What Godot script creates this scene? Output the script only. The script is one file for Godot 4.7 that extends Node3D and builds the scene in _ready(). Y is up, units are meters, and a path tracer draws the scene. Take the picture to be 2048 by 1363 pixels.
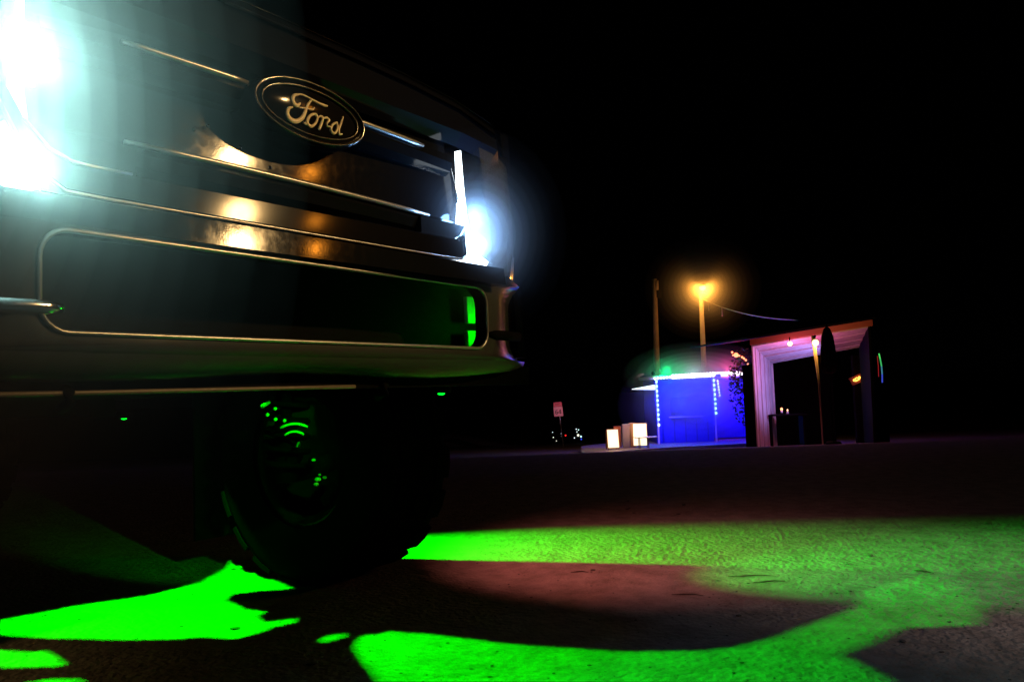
extends Node3D

# ------------------------------------------------------------------ helpers
var used := {}
var mats := {}

func numbered(called: String) -> String:
	if not used.has(called):
		used[called] = 0
		return called
	used[called] += 1
	return "%s_%03d" % [called, used[called]]

func tag(o: Node, label: String, category: String, group := "", kind := "") -> Node:
	if label: o.set_meta("label", label)
	if category: o.set_meta("category", category)
	if group: o.set_meta("group", group)
	if kind: o.set_meta("kind", kind)
	return o

func thing(called: String, label: String, category: String, at := Vector3.ZERO, turn := 0.0, group := "") -> Node3D:
	var o := Node3D.new()
	o.name = numbered(called)
	add_child(o, true)
	o.position = at
	o.rotation.y = turn
	tag(o, label, category, group)
	return o

func begin(smooth := false) -> SurfaceTool:
	var st := SurfaceTool.new()
	st.begin(Mesh.PRIMITIVE_TRIANGLES)
	st.set_smooth_group(0 if smooth else -1)
	return st

func obj(called: String, st: SurfaceTool, m: Material, parent: Node = self) -> MeshInstance3D:
	st.generate_normals()
	return obm(called, st.commit(), m, parent)

func obm(called: String, mesh: Mesh, m: Material, parent: Node = self) -> MeshInstance3D:
	var o := MeshInstance3D.new()
	o.name = numbered(called) if parent == self else called
	o.mesh = mesh
	o.material_override = m
	parent.add_child(o, true)
	if parent != self and String(o.name) != called:
		var k := 1
		while parent.has_node("%s_%03d" % [called, k]): k += 1
		o.name = "%s_%03d" % [called, k]
	return o

func structure(called: String, st: SurfaceTool, m: Material, label: String) -> MeshInstance3D:
	var o := obj(called, st, m)
	o.set_meta("kind", "structure")
	o.set_meta("label", label)
	return o

func mat(albedo: Color, rough := 0.7, metal := 0.0) -> StandardMaterial3D:
	var m := StandardMaterial3D.new()
	m.albedo_color = albedo.linear_to_srgb()
	m.roughness = rough
	m.metallic = metal
	return m

func glow(c: Color, e: float) -> StandardMaterial3D:
	var m := mat(Color(0.3, 0.3, 0.3), 0.4)
	m.emission_enabled = true
	m.emission = c.linear_to_srgb()
	m.emission_energy_multiplier = e
	return m

func noise_tex(freq: float, seed_: int, size := 512, octaves := 5, ramp: Gradient = null, kind := FastNoiseLite.TYPE_SIMPLEX_SMOOTH) -> NoiseTexture2D:
	var n := FastNoiseLite.new()
	n.noise_type = kind
	n.frequency = freq
	n.seed = seed_
	n.fractal_octaves = octaves
	var t := NoiseTexture2D.new()
	t.width = size
	t.height = size
	t.seamless = true
	t.noise = n
	if ramp: t.color_ramp = ramp
	return t

func ramp(stops: Array) -> Gradient:
	var g := Gradient.new()
	var off := PackedFloat32Array()
	var col := PackedColorArray()
	for s in stops:
		off.append(s[0])
		col.append((s[1] as Color).linear_to_srgb())
	g.offsets = off
	g.colors = col
	return g

func tri(st: SurfaceTool, a: Vector3, b: Vector3, c: Vector3) -> void:
	st.add_vertex(a)
	st.add_vertex(b)
	st.add_vertex(c)

func quad(st: SurfaceTool, a: Vector3, b: Vector3, c: Vector3, d: Vector3) -> void:
	tri(st, a, b, c)
	tri(st, a, c, d)

func hexa(st: SurfaceTool, p: Array) -> void:
	# p: four corners of the front face (clockwise seen from the front), four of the back face
	quad(st, p[0], p[1], p[2], p[3])
	quad(st, p[5], p[4], p[7], p[6])
	for i in 4:
		var j := (i + 1) % 4
		quad(st, p[j], p[i], p[4 + i], p[4 + j])

func box(st: SurfaceTool, c: Vector3, s: Vector3, b := Basis.IDENTITY) -> void:
	var h := s / 2.0
	var p := []
	for z in [1.0, -1.0]:
		for q in [[-1, 1], [1, 1], [1, -1], [-1, -1]]:
			p.append(c + b * Vector3(h.x * q[0], h.y * q[1], h.z * z))
	hexa(st, p)

func cbox(st: SurfaceTool, c: Vector3, s: Vector3, r: float, b := Basis.IDENTITY) -> void:
	# box with chamfered edges along y and on the top and bottom rims
	var h := s / 2.0
	var rings := []
	for yy in [[-h.y, r], [-h.y + r, 0.0], [h.y - r, 0.0], [h.y, r]]:
		var x: float = h.x - yy[1]
		var z: float = h.z - yy[1]
		var ring := []
		for q in [[-x + r, z], [x - r, z], [x, z - r], [x, -z + r], [x - r, -z], [-x + r, -z], [-x, -z + r], [-x, z - r]]:
			ring.append(c + b * Vector3(q[0], yy[0], q[1]))
		rings.append(ring)
	loft(st, rings, true, true)

func loft(st: SurfaceTool, rings: Array, closed := true, caps := false) -> void:
	var n: int = rings[0].size()
	for i in rings.size() - 1:
		for j in (n if closed else n - 1):
			var k := (j + 1) % n
			quad(st, rings[i][j], rings[i + 1][j], rings[i + 1][k], rings[i][k])
	if caps:
		for e in [0, rings.size() - 1]:
			var r: Array = rings[e]
			var mid := Vector3.ZERO
			for v in r: mid += v
			mid /= n
			for j in n:
				var k := (j + 1) % n
				if e == 0: tri(st, mid, r[j], r[k])
				else: tri(st, mid, r[k], r[j])

func tube(st: SurfaceTool, path: Array, radii, sides := 8, closed := false) -> void:
	var rings := []
	var n := path.size()
	var up := Vector3.UP
	for i in n:
		var a: Vector3 = path[(i - 1 + n) % n] if closed else path[maxi(i - 1, 0)]
		var b: Vector3 = path[(i + 1) % n] if closed else path[mini(i + 1, n - 1)]
		var t := (b - a).normalized()
		if i == 0: up = Vector3.UP if absf(t.y) < 0.9 else Vector3.RIGHT
		var x := up.cross(t).normalized()
		up = t.cross(x).normalized()
		var r: float = radii[i] if radii is Array else radii
		var ring := []
		for k in sides:
			var w := TAU * k / sides
			ring.append(path[i] + (x * cos(w) + up * sin(w)) * r)
		rings.append(ring)
	if closed: rings.append(rings[0])
	loft(st, rings, true, not closed)

func lathe(st: SurfaceTool, profile: Array, sides := 24, axis := Vector3.UP, at := Vector3.ZERO) -> void:
	# profile: [radius, height along the axis]
	var x := axis.cross(Vector3.RIGHT if absf(axis.x) < 0.9 else Vector3.UP).normalized()
	var y := axis.cross(x).normalized()
	var rings := []
	for p in profile:
		var ring := []
		for k in sides:
			var w := TAU * k / sides
			ring.append(at + axis * p[1] + (x * cos(w) + y * sin(w)) * maxf(p[0], 0.0001))
		rings.append(ring)
	loft(st, rings, true, false)

func ball(st: SurfaceTool, at: Vector3, r: float, sides := 10, squash := 1.0) -> void:
	var prof := []
	for i in sides / 2 + 1:
		var w := PI * i / (sides / 2) - PI / 2
		prof.append([r * cos(w), r * sin(w) * squash])
	lathe(st, prof, sides, Vector3.UP, at)

func prism(st: SurfaceTool, poly: PackedVector2Array, from: float, to: float, place: Callable) -> void:
	# poly extruded from..to; place(u, v, w) puts a point
	var idx := Geometry2D.triangulate_polygon(poly)
	for i in range(0, idx.size(), 3):
		var a := poly[idx[i]]
		var b := poly[idx[i + 1]]
		var c := poly[idx[i + 2]]
		tri(st, place.call(a.x, a.y, from), place.call(b.x, b.y, from), place.call(c.x, c.y, from))
		tri(st, place.call(a.x, a.y, to), place.call(c.x, c.y, to), place.call(b.x, b.y, to))
	var n := poly.size()
	for i in n:
		var a := poly[i]
		var b := poly[(i + 1) % n]
		quad(st, place.call(a.x, a.y, from), place.call(b.x, b.y, from), place.call(b.x, b.y, to), place.call(a.x, a.y, to))

func rounded(x0: float, x1: float, y0: float, y1: float, r: float, per := 6) -> Array:
	# points of a rounded rectangle, counter-clockwise from the lower right corner, with points along the long sides
	var out := []
	for c in [[x1 - r, y0 + r, -90.0], [x1 - r, y1 - r, 0.0], [x0 + r, y1 - r, 90.0], [x0 + r, y0 + r, 180.0]]:
		for i in per + 1:
			var w := deg_to_rad(c[2] + 90.0 * i / per)
			out.append(Vector2(c[0] + r * cos(w), c[1] + r * sin(w)))
	var full := []
	for i in out.size():
		var a: Vector2 = out[i]
		var b: Vector2 = out[(i + 1) % out.size()]
		full.append(a)
		if i % (per + 1) == per:
			for k in range(1, 8): full.append(a.lerp(b, k / 8.0))
	return full

func omni(called: String, at: Vector3, c: Color, e: float, size: float, parent: Node) -> OmniLight3D:
	var l := OmniLight3D.new()
	l.light_color = c.linear_to_srgb()
	l.light_energy = e
	l.light_size = size
	l.omni_range = 60.0
	l.omni_attenuation = 2.0
	l.shadow_enabled = true
	l.name = called
	parent.add_child(l, true)
	l.position = at
	return l

func spot(called: String, at: Vector3, to: Vector3, angle: float, blend: float, c: Color, e: float, size: float, parent: Node) -> SpotLight3D:
	var l := SpotLight3D.new()
	l.light_color = c.linear_to_srgb()
	l.light_energy = e
	l.light_size = size
	l.spot_range = 60.0
	l.spot_attenuation = 2.0
	l.spot_angle = angle
	l.spot_angle_attenuation = blend
	l.shadow_enabled = true
	l.name = called
	parent.add_child(l, true)
	var dir := (to - at).normalized()
	l.transform = Transform3D(Basis.looking_at(dir, Vector3.UP if absf(dir.y) < 0.95 else Vector3.RIGHT), at)
	return l

func bloom_fog(called: String, at: Vector3, size: Vector3, density: float, label: String) -> void:
	var f := FogVolume.new()
	f.name = numbered(called)
	f.shape = RenderingServer.FOG_VOLUME_SHAPE_ELLIPSOID
	f.size = size
	var m := FogMaterial.new()
	m.albedo = Color(0.97, 0.97, 0.97)
	m.density = density
	f.material = m
	f.position = at
	tag(f, label, "bloom_fog", "", "stuff")
	add_child(f, true)

# ------------------------------------------------------------------ scene
func _ready() -> void:
	# camera, sky, exposure
	var cam := Camera3D.new()
	cam.name = "camera"
	cam.fov = 46.14
	cam.near = 0.05
	cam.far = 900.0
	add_child(cam)
	cam.transform = Transform3D(Basis.from_euler(Vector3(deg_to_rad(3.556), 0.0, 0.0)) * Basis(Vector3(0, 0, 1), deg_to_rad(-2.0)), Vector3(0, 0.62, 0))
	cam.current = true
	var env := Environment.new()
	env.background_mode = Environment.BG_SKY
	var sky := Sky.new()
	var sm := ProceduralSkyMaterial.new()
	sm.sky_top_color = Color(0.002, 0.002, 0.003)
	sm.sky_horizon_color = Color(0.003, 0.003, 0.004)
	sm.ground_bottom_color = Color(0.001, 0.001, 0.001)
	sm.ground_horizon_color = Color(0.002, 0.002, 0.002)
	sky.sky_material = sm
	env.sky = sky
	env.background_energy_multiplier = 0.3
	env.tonemap_mode = Environment.TONE_MAPPER_LINEAR
	env.tonemap_exposure = 1.0
	env.sdfgi_enabled = true
	env.ssao_enabled = true
	env.ssil_enabled = true
	env.volumetric_fog_enabled = true
	env.volumetric_fog_density = 0.0
	var we := WorldEnvironment.new()
	we.name = "world_environment"
	we.environment = env
	add_child(we)
	materials()
	ground()
	truck()
	roadside()
	kiosk()
	pavilion()
	signs()
	cars()
	near_lamp()
	lamp_bloom()

func materials() -> void:
	mats.black = mat(Color(0.004, 0.004, 0.004), 0.75)
	mats.black.metallic_specular = 0.12
	mats.black_gloss = mat(Color(0.006, 0.006, 0.007), 0.28)
	mats.black_gloss.metallic_specular = 0.15
	mats.black_gloss.roughness = 0.08
	mats.rim = mat(Color(0.09, 0.09, 0.09), 0.15, 0.9)
	mats.rubber = mat(Color(0.0025, 0.0025, 0.0025), 0.9)
	mats.rubber.metallic_specular = 0.04
	mats.chrome = mat(Color(0.75, 0.75, 0.74), 0.16, 1.0)
	mats.satin = mat(Color(0.34, 0.34, 0.33), 0.3, 0.75)
	mats.letter = mat(Color(0.8, 0.66, 0.42), 0.45, 0.0)  # amber lamp tint put into the silver letters
	mats.under = mat(Color(0.0015, 0.0015, 0.0015), 0.9)
	mats.under.metallic_specular = 0.04
	mats.steel = mat(Color(0.5, 0.5, 0.5), 0.5, 0.1)
	mats.paint = mat(Color(0.006, 0.007, 0.012), 0.1)
	mats.paint.metallic_specular = 0.15
	mats.paint.clearcoat_enabled = true
	mats.paint.clearcoat = 0.15
	mats.paint.clearcoat_roughness = 0.04
	# dusty black grille plastic: fine speckle in the gloss and in the relief
	var dust := mat(Color(0.006, 0.007, 0.009), 1.0)
	dust.roughness_texture = noise_tex(0.02, 7, 512, 6, ramp([[0.0, Color(0.004, 0.004, 0.004)], [0.5, Color(0.006, 0.006, 0.006)], [1.0, Color(0.011, 0.011, 0.011)]]))
	dust.roughness = 1.0
	dust.heightmap_enabled = true
	dust.heightmap_texture = noise_tex(0.09, 11, 512, 3)
	dust.heightmap_scale = 0.0016
	dust.metallic_specular = 0.2
	dust.uv1_triplanar = true
	dust.uv1_scale = Vector3(4, 4, 4)
	mats.dusty = dust
	var bump_m := mat(Color(0.06, 0.063, 0.062), 0.34, 0.2)
	bump_m.roughness_texture = noise_tex(0.015, 5, 512, 5, ramp([[0.0, Color(0.06, 0.06, 0.06)], [1.0, Color(0.14, 0.14, 0.14)]]))
	bump_m.roughness = 1.0
	bump_m.uv1_triplanar = true
	bump_m.uv1_scale = Vector3(2, 2, 2)
	bump_m.metallic_specular = 0.2
	mats.bumper = bump_m
	# worn lot surface
	var g := mat(Color(1, 1, 1), 0.9)
	g.albedo_texture = noise_tex(0.012, 3, 1024, 7, ramp([[0.0, Color(0.13, 0.115, 0.1)], [0.35, Color(0.18, 0.165, 0.15)], [0.6, Color(0.215, 0.2, 0.185)], [1.0, Color(0.27, 0.25, 0.225)]]))
	g.uv1_triplanar = true
	g.uv1_world_triplanar = true
	g.uv1_scale = Vector3(0.7, 0.7, 0.7)
	g.heightmap_enabled = true
	g.heightmap_texture = noise_tex(0.05, 21, 1024, 6)
	g.heightmap_scale = 0.65
	g.detail_enabled = true
	g.detail_blend_mode = BaseMaterial3D.BLEND_MODE_MUL
	g.detail_albedo = noise_tex(0.16, 9, 1024, 3, ramp([[0.0, Color(0.35, 0.33, 0.3)], [0.28, Color(0.85, 0.84, 0.82)], [0.5, Color(0.97, 0.97, 0.97)], [1.0, Color(1, 1, 1)]]))
	g.detail_uv_layer = BaseMaterial3D.DETAIL_UV_1
	mats.lot = g
	mats.pavement = mat(Color(0.34, 0.32, 0.3), 0.85)
	mats.pavement.albedo_texture = noise_tex(0.05, 33, 256, 5, ramp([[0.0, Color(0.5, 0.5, 0.5)], [1.0, Color(1, 1, 1)]]))
	mats.pavement.uv1_triplanar = true
	mats.pavement.uv1_scale = Vector3(0.5, 0.5, 0.5)
	mats.wood = mat(Color(0.25, 0.18, 0.12), 0.85)
	mats.wood.albedo_texture = noise_tex(0.03, 41, 256, 5, ramp([[0.0, Color(0.45, 0.45, 0.45)], [1.0, Color(1, 1, 1)]]))
	mats.wood.uv1_triplanar = true
	mats.wood.uv1_scale = Vector3(2.0, 0.35, 2.0)
	mats.glint_gloss = mat(Color(0.02, 0.02, 0.02), 0.04)
	mats.glint_gloss.metallic_specular = 0.8
	mats.white = mat(Color(0.75, 0.75, 0.75), 0.6)
	mats.glass_dark = mat(Color(0.01, 0.01, 0.012), 0.06)

func level(z: float) -> float:
	# height of the ground that many metres down the view (z is negative ahead): level lot, then a slope to the road
	var r := -z
	if r < 6.0: return 0.0
	if r < 9.0: return -0.013 * (r - 6.0) * (r - 6.0)
	if r < 38.0: return -0.117 - 0.079 * (r - 9.0)
	if r < 85.0: return -2.408 - 0.055 * (r - 38.0)
	return -4.993

func ground() -> void:
	var st := begin(true)
	var xs := [-400, -120, -50, -20, -10, -5, -2, 0, 2, 5, 10, 15, 20, 50, 120, 400]
	var zs := [60, 20, 8, 4, 2, 0, -2, -4, -6, -7, -8, -9, -12, -18, -25, -32, -38, -45, -55, -70, -85, -120, -250, -800]
	for i in zs.size() - 1:
		for j in xs.size() - 1:
			quad(st, Vector3(xs[j], level(zs[i]), zs[i]), Vector3(xs[j], level(zs[i + 1]), zs[i + 1]), Vector3(xs[j + 1], level(zs[i + 1]), zs[i + 1]), Vector3(xs[j + 1], level(zs[i]), zs[i]))
	structure("ground", st, mats.lot, "worn gritty lot surface lit green around the truck")
	# road far below, carrying the cars
	st = begin()
	for i in 12:
		var x := -90.0 + i * 15.0
		quad(st, Vector3(x, level(-66) + 0.004, -66), Vector3(x, level(-82) + 0.004, -82), Vector3(x + 15, level(-82) + 0.004, -82), Vector3(x + 15, level(-66) + 0.004, -66))
	structure("road", st, mat(Color(0.05, 0.05, 0.05), 0.85), "dark road beyond the kiosk")
	# loose grit: small stones lying about, too many to count
	var rng := RandomNumberGenerator.new()
	rng.seed = 5
	var stone := begin()
	lathe(stone, [[0.0, -0.5], [0.8, -0.2], [1.0, 0.1], [0.6, 0.45], [0.0, 0.55]], 6)
	stone.generate_normals()
	var mm := MultiMesh.new()
	mm.transform_format = MultiMesh.TRANSFORM_3D
	mm.mesh = stone.commit()
	mm.instance_count = 2600
	for i in mm.instance_count:
		var z := -1.2 - 3.4 * pow(rng.randf(), 1.2)
		var p := Vector3(rng.randf_range(-1.6, 3.2), 0.0, z)
		var r := 0.0012 + 0.0032 * pow(rng.randf(), 3.0)
		if rng.randf() < 0.015: r = rng.randf_range(0.006, 0.011)
		var b := Basis(Vector3.UP, rng.randf() * TAU).scaled(Vector3(r * rng.randf_range(0.9, 1.6), r * 0.8, r))
		mm.set_instance_transform(i, Transform3D(b, p + Vector3(0, r * 0.25, 0)))
	var grit := MultiMeshInstance3D.new()
	grit.name = "gravel"
	grit.multimesh = mm
	grit.material_override = mat(Color(0.07, 0.065, 0.06), 0.9)
	tag(grit, "loose dark grit scattered over the lot in front of the truck", "gravel", "", "stuff")
	add_child(grit)
	# dead leaves and twigs lying in the light
	for t in [[0.74, -2.60, 0.075, 0.10], [0.77, -2.52, 0.050, -0.05], [0.49, -2.40, 0.045, 0.25], [1.28, -2.58, 0.030, 0.90], [0.20, -2.74, 0.030, 0.10]]:
		var tw := begin(true)
		var a: Vector3 = Vector3(cos(t[3]), 0, sin(t[3])) * t[2]
		tube(tw, [-a + Vector3(0, 0.002, 0), -a * 0.3 + Vector3(0, 0.006, 0.008), a * 0.4 + Vector3(0, 0.004, -0.006), a + Vector3(0, 0.003, 0.004)], [0.001, 0.0025, 0.002, 0.0008], 5)
		var o := obj("twig", tw, mat(Color(0.05, 0.035, 0.025), 0.9))
		o.position = Vector3(t[0], 0, t[1])
		tag(o, twig_labels[twig_at], "twig", "twigs on the lot")
		twig_at += 1

var twig_at := 0
var twig_labels := ["longest dark twig on the reddish patch of ground beside the truck", "dark twig just in front of the longest one on the reddish patch", "short twig in the middle of the reddish patch, nearer the truck's shadow", "tiny twig farthest to the right on the green lit ground", "tiny twig at the near edge of the bright green band by the tyre"]

# ------------------------------------------------------------------ truck, in its own axes: x towards its far side, y up, z forward out of the grille
func bow(s: float) -> float:
	var a := absf(s)
	if a < 0.6: return 0.0
	return -0.9 * (a - 0.6) * (a - 0.6) * (1.0 + 2.0 * (a - 0.6))

func truck() -> void:
	var t := thing("pickup_truck", "black lifted pickup truck with silver grille bars and green lights glowing underneath", "truck", Vector3(-0.41, 0, -1.6), deg_to_rad(54.864))
	grille(t)
	emblem(t)
	headlight(t, -1.0)
	headlight(t, 1.0)
	bumper(t)
	body(t)
	under(t)
	for s in [[-0.88, -0.93], [0.88, -0.93], [-0.88, -4.1], [0.88, -4.1]]: wheel(t, s[0], s[1])

func bar(t: Node3D, y: float) -> void:
	# black bar with a sloping face, a satin strip along its top edge
	var prof := [[0.004, 0.010], [-0.014, 0.014], [-0.034, 0.006], [-0.046, -0.012], [-0.046, -0.07], [0.010, -0.07], [0.008, -0.01]]
	var rings := []
	for s in [-0.50, -0.40, -0.2, 0.0, 0.2, 0.40, 0.50]:
		var ring := []
		for p in prof: ring.append(Vector3(s, y + p[0], p[1] - 0.02 * absf(s) * absf(s) / 0.25 - 0.012))
		rings.append(ring)
	var st := begin()
	loft(st, rings, true, true)
	var b := obj("grille_bar", st, mats.dusty, t)
	var spans := [[-0.376, -0.135], [0.135, 0.376]] if y > 1.15 else [[-0.372, 0.39]]
	for sp in spans:
		var path := []
		var rad := []
		for i in 9:
			var s: float = lerpf(sp[0], sp[1], i / 8.0)
			path.append(Vector3(s, y + 0.001, 0.004 - 0.02 * s * s / 0.25))
			rad.append(0.0058 if i > 0 and i < 8 else 0.004)
		st = begin(true)
		tube(st, path, rad, 10)
		obj("trim_strip", st, mats.satin, b)

func grille(t: Node3D) -> void:
	# recessed face between the bars, leaning back a little
	var st := begin()
	var rows := [[1.30, -0.075], [1.245, -0.068], [1.215, -0.055], [1.16, -0.0500], [1.045, -0.0405], [1.0, -0.030], [0.955, -0.024]]
	for i in rows.size() - 1:
		quad(st, Vector3(-0.52, rows[i][0], rows[i][1] - 0.010), Vector3(0.52, rows[i][0], rows[i][1] + 0.010), Vector3(0.52, rows[i + 1][0], rows[i + 1][1] + 0.010), Vector3(-0.52, rows[i + 1][0], rows[i + 1][1] - 0.010))
	quad(st, Vector3(-0.52, 0.955, -0.024), Vector3(0.52, 0.955, -0.024), Vector3(0.52, 0.955, -0.1), Vector3(-0.52, 0.955, -0.1))
	quad(st, Vector3(-0.52, 1.30, -0.075), Vector3(-0.52, 0.955, -0.1), Vector3(0.52, 0.955, -0.1), Vector3(0.52, 1.30, -0.075))
	var g := obj("grille", st, mats.dusty, t)
	bar(t, 1.221)
	bar(t, 1.052)
	# lower frame of the grille: a glossy rail leaning back, curving up to each headlight
	st = begin()
	var rings := []
	for s in [-0.56, -0.53, -0.50, -0.47, -0.3, 0.0, 0.3, 0.47, 0.49]:
		var up: float = maxf(0.0, absf(s) - 0.465)
		up = up * up * 9.0 + up * 0.3
		var ring := []
		for p in [[0.948, 0.012], [0.953, 0.016], [0.996, 0.0105], [1.0, 0.004], [1.0, -0.03], [0.945, -0.03]]:
			ring.append(Vector3(s, p[0] + up, p[1] + 0.027 * clampf(s, -0.47, 0.47)))
		rings.append(ring)
	loft(st, rings, true, true)
	obj("grille_rail", st, mats.black_gloss, t)
	st = begin(true)
	var path := []
	for s in [-0.565, -0.54, -0.515, -0.49, -0.47, -0.4, -0.2, 0.0, 0.2, 0.4, 0.47, 0.485]:
		var up: float = maxf(0.0, absf(s) - 0.465)
		up = up * up * 9.0 + up * 0.3
		path.append(Vector3(s, 0.949 + up, 0.014 + 0.027 * clampf(s, -0.47, 0.47)))
	tube(st, path, 0.003, 8)
	obj("rail_edge", st, mats.satin, t)
	# short bracket that reaches in from each headlight
	for k in [-1.0, 1.0]:
		st = begin(true)
		tube(st, [Vector3(0.53 * k, 1.05, 0.0), Vector3(0.495 * k, 1.012, 0.002), Vector3(0.462 * k, 0.998, 0.004), Vector3(0.43 * k, 0.997, 0.004), Vector3(0.365 * k, 0.998, 0.003)], [0.003, 0.0035, 0.0035, 0.003, 0.0025], 8)
		obj("bracket_edge", st, mats.satin, t)
		st = begin()
		box(st, Vector3(0.44 * k, 1.02, -0.012), Vector3(0.17, 0.05, 0.02))
		obj("bracket", st, mats.black, t)
	# glossy beads added on the face to make glints
	for p in [[-0.197, 1.235], [-0.19, 1.195], [-0.19, 1.135], [-0.345, 1.006], [-0.07, 1.065], [-0.05, 1.085], [0.33, 1.10], [0.36, 1.01], [0.30, 0.985], [-0.12, 1.11], [-0.10, 1.07], [-0.22, 1.12]]:
		st = begin(true)
		var z := -0.045
		if p[1] > 1.2: z = -0.055
		elif p[1] < 1.05: z = -0.02
		ball(st, Vector3(p[0], p[1], z), 0.0038, 10)
		obj("glint_bead", st, mats.glint_gloss, g)

func emblem(t: Node3D) -> void:
	var e := Node3D.new()
	e.name = "emblem"
	t.add_child(e)
	e.position = Vector3(0.005, 1.197, 0.0)
	var oval := func(a: float, b: float, z: float) -> Array:
		var r := []
		for i in 48:
			var w := TAU * i / 48
			r.append(Vector3(a * cos(w), b * sin(w), z))
		return r
	var st := begin(true)
	loft(st, [oval.call(0.150, 0.068, -0.06), oval.call(0.150, 0.068, 0.006), oval.call(0.1475, 0.0655, 0.018), oval.call(0.141, 0.060, 0.024), oval.call(0.128, 0.050, 0.022), oval.call(0.126, 0.0485, 0.018)], true, true)
	obj("bezel", st, mats.black_gloss, e)
	st = begin(true)
	var ring := []
	for v in oval.call(0.1405, 0.0595, 0.0245): ring.append(v)
	tube(st, ring, 0.0028, 8, true)
	obj("outer_rim", st, mats.rim, e)
	st = begin(true)
	ring = []
	for v in oval.call(0.124, 0.0475, 0.023): ring.append(v)
	tube(st, ring, 0.0022, 8, true)
	obj("inner_rim", st, mats.rim, e)
	st = begin(true)
	loft(st, [oval.call(0.1255, 0.048, 0.019), oval.call(0.11, 0.04, 0.0215), oval.call(0.06, 0.022, 0.0235)], true, true)
	obj("oval_plate", st, mats.black_gloss, e)
	# the raised script, one flattened stroke after another
	var strokes := [
		["letter_f", [[-0.052, 1.223], [-0.062, 1.219], [-0.067, 1.210], [-0.064, 1.202], [-0.056, 1.2], [-0.048, 1.207]], [2, 3, 4, 4.4, 4, 1.5]],
		["letter_f", [[-0.056, 1.2225], [-0.043, 1.2255], [-0.022, 1.2235], [-0.003, 1.2205], [0.013, 1.2195], [0.023, 1.2205]], [1.4, 1.6, 1.8, 2.2, 2.8, 1.6]],
		["letter_f", [[-0.018, 1.222], [-0.029, 1.209], [-0.035, 1.195], [-0.043, 1.179], [-0.055, 1.169], [-0.067, 1.166], [-0.077, 1.170], [-0.0805, 1.179], [-0.076, 1.189], [-0.068, 1.193]], [1.6, 2.6, 3.4, 4.2, 4.6, 4.8, 4.6, 4, 3, 1.4]],
		["letter_f", [[-0.052, 1.197], [-0.034, 1.2], [-0.017, 1.202], [-0.013, 1.208]], [1.4, 1.8, 2, 1.2]],
		["letter_o", [[-0.014, 1.194], [-0.025, 1.186], [-0.031, 1.173], [-0.023, 1.166], [-0.012, 1.173], [-0.005, 1.185], [-0.007, 1.194], [-0.014, 1.194]], [2.4, 2.8, 3.4, 3.2, 2.4, 2.4, 2.6, 2.4]],
		["letter_o", [[-0.041, 1.169], [-0.033, 1.168]], [1.6, 2.4]],
		["letter_r", [[-0.003, 1.189], [0.003, 1.194], [0.010, 1.192], [0.006, 1.179], [-0.001, 1.165]], [1.4, 2, 2.6, 2.8, 2.6]],
		["letter_r", [[0.010, 1.190], [0.019, 1.195], [0.027, 1.192], [0.021, 1.184], [0.022, 1.178], [0.032, 1.179]], [1.6, 2.2, 2.6, 2, 1.6, 1.4]],
		["letter_d", [[0.047, 1.192], [0.036, 1.184], [0.032, 1.172], [0.040, 1.167], [0.049, 1.178], [0.049, 1.191], [0.047, 1.192]], [2, 2.4, 2.6, 2.6, 2, 2, 2]],
		["letter_d", [[0.066, 1.209], [0.059, 1.192], [0.053, 1.178], [0.055, 1.169], [0.062, 1.171]], [1.6, 2.2, 2.6, 2.2, 1.4]],
	]
	for s in strokes:
		st = begin(true)
		var cv := Curve3D.new()
		var wid := []
		var pts: Array = s[1]
		var path := []
		for i in pts.size() - 1:
			for k in 5:
				var f := k / 5.0
				var p := Vector2(pts[i][0], pts[i][1]).cubic_interpolate(Vector2(pts[i + 1][0], pts[i + 1][1]), Vector2(pts[maxi(i - 1, 0)][0], pts[maxi(i - 1, 0)][1]), Vector2(pts[mini(i + 2, pts.size() - 1)][0], pts[mini(i + 2, pts.size() - 1)][1]), f)
				path.append(p)
				wid.append(lerpf(s[2][i], s[2][i + 1], f) * 0.001)
		path.append(Vector2(pts[-1][0], pts[-1][1]))
		wid.append(s[2][-1] * 0.001)
		var rings := []
		for i in path.size():
			var d2: Vector2 = (path[mini(i + 1, path.size() - 1)] - path[maxi(i - 1, 0)]).normalized()
			var nn: Vector2 = Vector2(-d2.y, d2.x) * wid[i]
			var c := Vector3(path[i].x + 0.015, path[i].y - 1.197, 0.0235)
			rings.append([c + Vector3(nn.x, nn.y, -0.001), c + Vector3(nn.x, nn.y, 0.002), c + Vector3(0, 0, 0.0034), c + Vector3(-nn.x, -nn.y, 0.002), c + Vector3(-nn.x, -nn.y, -0.001)])
		loft(st, rings, true, true)
		obj(s[0], st, mats.letter, e)

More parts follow.
